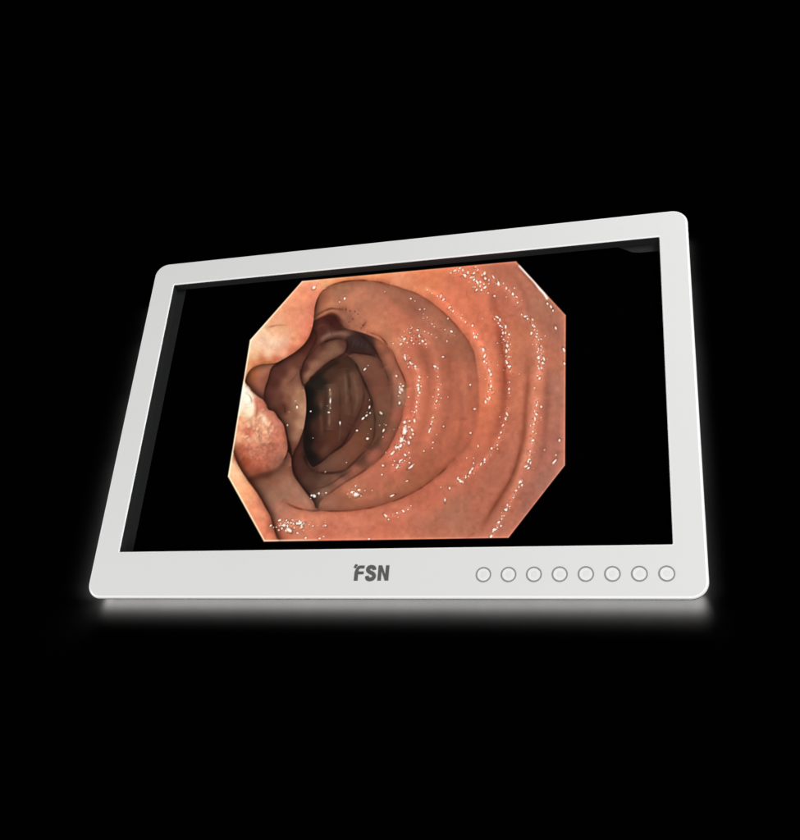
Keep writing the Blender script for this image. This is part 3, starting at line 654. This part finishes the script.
    for pts, w, a in (([(427, 289), (436, 294), (446, 303), (455, 313), (465, 322), (474, 328)], 2.2, .75), ([(473, 330), (481, 346), (486, 360), (490, 375), (490, 388), (487, 402)], 3.4, .95),
                      ([(496, 317), (503, 328), (507, 343), (507, 358), (508.5, 370)], 4.2, 1.0), ([(509, 378), (509, 396)], 2.0, .7), ([(508, 408), (505, 421), (500, 436), (493, 449), (482, 463), (470, 473), (458, 482)], 2.4, .9),
                      ([(454, 270), (466, 274), (476, 281), (484, 288)], 5.0, 1.05), ([(476, 270), (486, 276), (500, 284), (510, 292), (518, 304)], 3.4, .95), ([(524, 315), (533, 326), (538, 340)], 4.0, .85),
                      ([(537, 340), (540, 352), (541.5, 364), (539, 378)], 4.6, 1.0), ([(537, 400), (534, 424), (532, 442), (528, 464)], 3.0, .8), ([(521, 482), (512, 498), (503, 516), (492, 535)], 2.6, .9),
                      ([(400, 341), (412, 339), (425, 343)], 4.5, .95), ([(404, 356), (410, 363), (417, 370)], 2.6, .9), ([(419, 377), (418, 392), (416, 408), (412, 420)], 2.6, .9),
                      ([(436, 366), (438, 390), (435, 408)], 2.6, .85), ([(433, 416), (430, 432)], 1.8, .8), ([(408, 418), (405, 432), (399, 446), (390, 455)], 4.5, 1.05), ([(408, 452), (402, 464), (394, 468)], 4.0, .9),
                      ([(281, 523), (290, 525), (302, 522)], 3.8, 1.1), ([(350, 493), (358, 493)], 3.0, .95), ([(386, 517), (397, 514), (409, 508)], 1.8, .7), ([(312, 496), (322, 494)], 2.2, .85),
                      ([(425, 318), (440, 328), (452, 333)], 4, .55), ([(408, 328), (420, 333), (432, 335)], 4, .65), ([(330, 388), (330, 412)], 1.0, .8), ([(362, 420), (370, 408)], 1.6, .8), ([(400, 384), (401, 396)], 2.6, .9)):
        line = P.smooth(pts, False)
        m = P.box(line, w * 3)
        d, _, arc = P.dist(line, False, m)
        crest[m] = np.maximum(crest[m], a * np.exp(-(d / w) ** 2))
    thr = 2.25 - 1.75 * crest
    hot = np.clip((s1 - thr) * 1.7, 0, 1) * np.clip(0.82 + 0.25 * P.noise(3.3, 44), 0.35, 1.0) * (crest > 0.08)
    near = np.clip((s1 - thr + 0.75) * 1.3, 0, 1) * (crest > 0.08) * (1 - hot)
    P.c *= (1 + 0.15 * crest)[:, None]
    P.c *= (1 - 0.20 * near)[:, None]
    P.c = P.c * (1 - hot[:, None]) + np.array(W, float) * hot[:, None]
    # the foamy patch at the lower left and scattered small glints
    for k in range(34):
        x, y = rng.normal(291, 8.5), rng.normal(523.5, 3.2)
        P.dot(x, y, rng.uniform(.7, 1.5), rng.uniform(.5, 1), rng.uniform(1, 1.8), rng.uniform(0, 3), W, 0.4)
    P.dot(289, 530, 2.3, 1, 1.2, .5, W, 0.3)
    P.dot(284, 525.5, 1.8, .95, 1.4, 0, W, 0.3)
    P.dot(298.5, 523.5, 1.6, 1, 1.2, 0, W, 0.3)
    for cx, cy, sx, sy, n in ((412, 335, 14, 7, 20), (424, 318, 12, 9, 10), (403, 445, 9, 16, 18), (436, 395, 5, 22, 12), (488, 375, 6, 22, 16), (540, 350, 5, 18, 20),
                              (474, 278, 14, 7, 18), (505, 340, 5, 16, 12), (520, 295, 12, 10, 6), (315, 527, 14, 5, 8), (460, 312, 14, 12, 8), (380, 425, 9, 16, 8),
                              (500, 440, 8, 14, 6), (470, 470, 10, 7, 8), (535, 430, 6, 30, 10), (508, 508, 10, 14, 8), (335, 430, 8, 20, 4)):
        for j in range(n // 2):
            P.dot(rng.normal(cx, sx * .8), rng.normal(cy, sy * .8), rng.uniform(.5, .9), rng.uniform(.25, .6), rng.uniform(1, 1.6), rng.uniform(0, 3), W, 0.3)
    # wet rim running along the cut corner at the upper right
    P.stroke([(518.5, 264.5), (524.5, 271), (528.5, 275.5), (534, 281), (539, 288), (544, 293.5), (548, 300)], (255, 244, 236), 1.2, 1.0, 0.04)
    P.stroke([(516, 266.5), (523, 273.5), (532, 283), (538, 290)], (110, 60, 48), 1.0, 0.4, 0.1)
    for x, y, r, el in ((547.5, 303.5, 1.4, 1.6), (551, 307, 1.3, 1.8), (553, 310.5, 1, 1.3), (564, 350, 1.3, 2.2), (564.3, 363.5, 1.2, 1.8)):
        P.dot(x, y, r, .98, el, 1.2, (255, 248, 242), 0.4)
    # --- the thin light line round the edge of the picture
    octo = np.array([(302, 281), (516, 261.2), (565.8, 315.3), (565, 465.3), (508.5, 537.9), (263.9, 541.6), (227.9, 476.5), (249.9, 340)])
    d, ins, arc = P.dist(octo, True, np.arange(u.size))
    left = np.clip((330 - u) / 60, 0, 1)
    k = (0.10 + 0.6 * left) * np.exp(-((d - 0.8) / 0.85) ** 2)
    edge = np.where(left[:, None] > 0.2, np.array([255.0, 232.0, 200.0]), np.array([232.0, 158.0, 128.0]))
    P.c = P.c * (1 - k[:, None]) + edge * k[:, None]
    sd = np.where(ins, d, -d)
    a = np.clip(0.5 + sd / 0.9, 0, 1)
    P.c = np.clip(P.c, 0, 255) * a[:, None]
    return P.c / 255.0, sd


def sharpen(rgb, shape, steps):
    """the scope's own edge enhancement, on the regular grid of the sheet"""
    a = rgb.reshape(shape[0], shape[1], 3)
    for sigma, amount in steps:
        r = int(sigma * 3) + 1
        k = np.exp(-0.5 * (np.arange(-r, r + 1) / sigma) ** 2)
        k /= k.sum()
        b = np.pad(a, ((r, r), (0, 0), (0, 0)), mode='edge')
        b = sum(w * b[i:i + shape[0]] for i, w in enumerate(k))
        b = np.pad(b, ((0, 0), (r, r), (0, 0)), mode='edge')
        b = sum(w * b[:, i:i + shape[1]] for i, w in enumerate(k))
        lum = (a - b).mean(2, keepdims=True)
        a = a * (1 + amount * np.clip(lum, -0.2, 0.2) / np.maximum(b.mean(2, keepdims=True), 0.15))
    return np.clip(a, 0, 1).reshape(-1, 3)



# picture sheet: a fine flat grid a hair in front of the panel, coloured per vertex
def picture_uv(x, z):
    """picture coordinates of a point on the display panel"""
    A = PIC_H
    w = A[2][0] * x + A[2][1] * z + A[2][2]
    return (A[0][0] * x + A[0][1] * z + A[0][2]) / w, (A[1][0] * x + A[1][1] * z + A[1][2]) / w


PIC_H = [[820.8644, 241.8845, 384.6662], [-166.2235, -702.9341, 403.1842], [-0.279899, 0.4206857, 0.9883694]]
NX, NZ = 640, 560
gx = np.linspace(-0.1705, 0.1795, NX)
gz = np.linspace(-0.1415, 0.1668, NZ)
GX, GZ = np.meshgrid(gx, gz)
U, V = picture_uv(GX.ravel(), GZ.ravel())
RGB, SD = paint_picture(U, V)
RGB = sharpen(RGB, (NZ, NX), ((12, 0.12), (2.1, 0.36)))
keep = (SD > -1.2).reshape(NZ, NX)
use = keep[:-1, :-1] & keep[1:, :-1] & keep[:-1, 1:] & keep[1:, 1:]
jj, ii = np.nonzero(use)
q = np.stack([jj * NX + ii, jj * NX + ii + 1, (jj + 1) * NX + ii + 1, (jj + 1) * NX + ii], 1)
ids = np.unique(q)
remap = np.zeros(NX * NZ, int)
remap[ids] = np.arange(ids.size)
q = remap[q]
me = bpy.data.meshes.new('endoscopy_picture')
me.vertices.add(ids.size)
co = np.stack([GX.ravel()[ids], np.full(ids.size, PANEL - 0.00025), GZ.ravel()[ids]], 1)
me.vertices.foreach_set('co', co.ravel().astype(np.float32))
me.loops.add(q.size)
me.loops.foreach_set('vertex_index', q.ravel().astype(np.int32))
me.polygons.add(len(q))
me.polygons.foreach_set('loop_start', (np.arange(len(q)) * 4).astype(np.int32))
me.update(calc_edges=True)
ca = me.color_attributes.new('picture', 'FLOAT_COLOR', 'POINT')
srgb = RGB[ids]
lin = np.where(srgb <= 0.04045, srgb / 12.92, ((srgb + 0.055) / 1.055) ** 2.4)
ca.data.foreach_set('color', np.concatenate([lin, np.ones((ids.size, 1))], 1).ravel().astype(np.float32))
m = bpy.data.materials.new('lit_display_pixels')
m.use_nodes = True
nt = m.node_tree
b = nt.nodes['Principled BSDF']
b.inputs['Base Color'].default_value = (0.0006, 0.0006, 0.0006, 1)
b.inputs['Roughness'].default_value = 0.5
b.inputs['Specular IOR Level'].default_value = 0.02
at = nt.nodes.new('ShaderNodeAttribute')
at.attribute_name = 'picture'
nt.links.new(at.outputs['Color'], b.inputs['Emission Color'])
b.inputs['Emission Strength'].default_value = 1.0
link('endoscopy_picture', me, m, panel)

# -------------------------------------------------------------------- buttons
def annulus(name, r0, r1, y0, y1, mat, parent, loc, n=48):
    loops = []
    for r, y in ((r0, y1), (r0, y0), (r1, y0), (r1, y1)):
        loops.append([(r * math.cos(2 * math.pi * k / n), y, r * math.sin(2 * math.pi * k / n)) for k in range(n)])
    o = loft(name, loops, mat, parent, smooth=False)
    o.location = loc
    return o


def disc(name, profile, mat, parent, loc, n=48):
    loops = [[(r * math.cos(2 * math.pi * k / n), y, r * math.sin(2 * math.pi * k / n)) for k in range(n)] for r, y in profile]
    o = loft(name, loops, mat, parent, cap_last=True)
    o.location = loc
    return o


btn = disc('button', [(0.0057, 0.0002), (0.0057, -0.0003), (0.0054, -0.0005), (0.0034, -0.0005), (0.0030, -0.00042)],
           M_BUTTON, root, (0.1068, 0, -0.17825))
annulus('button_ring', 0.0059, 0.00705, -0.00022, 0.0003, M_RING, btn, (0, 0, 0))
disc('button_centre', [(0.0029, -0.0003), (0.0028, -0.00056), (0.0012, -0.0006)], M_DIMPLE, btn, (0, 0, 0), 32)
for k in range(1, 8):
    c = btn.copy()
    COL.objects.link(c)
    c.parent = root
    c.location.x = 0.1068 + k * 0.022727
    for ch in btn.children:
        d = ch.copy()
        COL.objects.link(d)
        d.parent = c

# ----------------------------------------------------------------------- logo
logo = bpy.data.objects.new('logo', None)
LX, LZ, LS = -0.0164, -0.18340, 0.000985   # lower left corner and unit of the lettering


def letter(name, polys, parent):
    """one letter from flat outlines in logo units (15 units high)"""
    bm = bmesh.new()
    for P in polys:
        f = [bm.verts.new((LX + x * LS, -0.00035, LZ + z * LS)) for x, z in P]
        bk = [bm.verts.new((LX + x * LS, 0.0002, LZ + z * LS)) for x, z in P]
        n = len(f)
        bm.faces.new(f)
        bm.faces.new(bk[::-1])
        for k in range(n):
            bm.faces.new((f[k], bk[k], bk[(k + 1) % n], f[(k + 1) % n]))
    bmesh.ops.recalc_face_normals(bm, faces=bm.faces)
    me = bpy.data.meshes.new(name)
    bm.to_mesh(me)
    bm.free()
    return link(name, me, M_PRINT, parent)


def ribbon(path, w):
    """a flat stroke of the given half width along a path"""
    p = Painter.smooth(path, False, 6)
    t = np.gradient(p, axis=0)
    t /= np.linalg.norm(t, axis=1)[:, None]
    nrm = np.stack([-t[:, 1], t[:, 0]], 1)
    a, c = p + nrm * w, p - nrm * w
    return [tuple(v) for v in np.concatenate([a, c[::-1]])]


bpy.data.objects.remove(logo)
F = [(0.6, 0), (4.2, 0), (4.2, 6.2), (9.6, 6.2), (9.6, 8.9), (4.2, 8.9), (4.35, 10.4), (4.9, 11.4), (6.0, 11.9), (10.0, 11.9), (10.0, 14.7), (5.2, 14.7),
     (3.7, 14.2), (2.3, 12.4), (1.2, 10.6), (0.6, 8.5)]
logo = letter('logo', [F, [(-0.9, 12.8), (1.5, 12.1), (3.2, 15.3), (0.6, 16.2)],
                       ribbon([(20.1, 10.4), (19.6, 12.4), (17.4, 13.3), (14.9, 13.0), (13.6, 11.2), (14.3, 9.2), (16.8, 7.8), (19.4, 6.3), (20.3, 4.2),
                               (19.2, 2.0), (16.6, 1.2), (14.0, 1.9), (13.1, 4.5)], 1.78),
                       [(24.0, 0), (27.3, 0), (27.3, 9.6), (31.2, 0), (34.6, 0), (34.6, 14.7), (31.3, 14.7), (31.3, 5.4), (27.5, 14.7), (24.0, 14.7)]], root)
logo['label'] = 'dark grey bold letters with a small slanted dot'

# ------------------------------------------------------------------- backdrop
me = mesh_of('backdrop', [(-4, BACKDROP_Y, -3), (4, BACKDROP_Y, -3), (4, BACKDROP_Y, 3), (-4, BACKDROP_Y, 3)], [(0, 1, 2, 3)])  # plane added behind the display to catch the glow
wall = link('backdrop', me, M_BACKDROP)
wall['kind'] = 'structure'


# --------------------------------------------------------------------- lights
def area(name, loc, aim, sx, sy, power, color=(1, 1, 1), spread=180, up=(0, 0, 1)):
    L = bpy.data.lights.new(name, 'AREA')
    L.shape = 'RECTANGLE'
    L.size, L.size_y = sx, sy
    L.energy = power
    L.color = color
    L.spread = math.radians(spread)
    o = bpy.data.objects.new(name, L)
    COL.objects.link(o)
    z = (Vector(loc) - Vector(aim)).normalized()
    x = Vector(up).cross(z)
    x = Vector((1, 0, 0)) if x.length < 1e-4 else x.normalized()
    y = z.cross(x)
    o.matrix_world = Matrix(((x.x, y.x, z.x, loc[0]), (x.y, y.y, z.y, loc[1]), (x.z, y.z, z.z, loc[2]), (0, 0, 0, 1)))
    return o


# studio soft boxes
area('softbox_right', (1.35, -1.25, 0.75), (0.1, 0, 0), 0.9, 0.9, 36.3, (1.0, 0.995, 1.0))
area('softbox_left', (-1.7, -1.0, -0.35), (-0.05, 0, 0), 0.8, 1.0, 22, (0.995, 1.0, 0.995))
area('softbox_low', (0.35, -0.9, -1.55), (0, 0, 0), 1.2, 0.6, 16.5, (1.0, 0.995, 0.985))
# unseen strip lamps added behind the display to make its soft glow
BY = 0.0205


def strip(name, x, z, dx, dz, sx, sy, power, spread, color=(1, 1, 1)):
    gap = BACKDROP_Y - BY
    return area(name, (x, BY, z), (x + dx * gap, BACKDROP_Y, z + dz * gap), sx, sy, power, color, spread)


T = lambda a: math.tan(math.radians(a))
strip('added_glow_low', 0.0, -0.190, 0.0, -T(39), 0.592, 0.010, 24.5, 65, (1, 0.995, 0.985))
strip('added_glow_corner', -0.288, -0.188, -T(44), -T(36), 0.012, 0.012, 0.26, 80, (1, 0.995, 0.985))
strip('added_glow_corner', 0.288, -0.188, T(26), -T(40), 0.012, 0.012, 0.07, 74, (1, 0.995, 0.985))
for zc, ln, k in ((-0.105, 0.17, 0.6), (-0.065, 0.25, 0.6), (-0.030, 0.32, 0.5), (-0.004, 0.37, 0.5)):
    strip('added_glow_right', 0.288, zc, T(32), 0.0, 0.008, ln, 10.0 * k * ln, 72)
    strip('added_glow_left', -0.291, zc - 0.01, -T(61), 0.0, 0.007, ln - 0.02, 7.6 * k * ln, 38)

# --------------------------------------------------------------------- camera
cam = bpy.data.cameras.new('camera')
cam.sensor_fit = 'HORIZONTAL'
cam.sensor_width = 36
cam.lens = 972.98 / 800 * 36
cam.clip_start = 0.01
cam.clip_end = 100
co_ = bpy.data.objects.new('camera', cam)
COL.objects.link(co_)
Rc = [[0.9587256, 0.07565419, -0.2740832], [-0.05001722, -0.9040464, -0.4244977], [-0.279899, 0.4206857, -0.8629485]]
def axis(r, s):
    return (s * r[0], -s * r[2], s * r[1])
xa, ya, za = axis(Rc[0], 1), axis(Rc[1], -1), axis(Rc[2], -1)
cx, cy, cz = 0.2865553, -0.8339477, -0.4260479
co_.matrix_world = Matrix(((xa[0], ya[0], za[0], cx), (xa[1], ya[1], za[1], cy), (xa[2], ya[2], za[2], cz), (0, 0, 0, 1)))
SC.camera = co_

# ---------------------------------------------------------- world and renderer
w = bpy.data.worlds.new('World')
SC.world = w
w.use_nodes = True
w.node_tree.nodes['Background'].inputs['Color'].default_value = (0, 0, 0, 1)
w.node_tree.nodes['Background'].inputs['Strength'].default_value = 0.0
SC.view_settings.view_transform = 'Standard'
SC.view_settings.look = 'None'
SC.view_settings.exposure = 0
SC.view_settings.gamma = 1
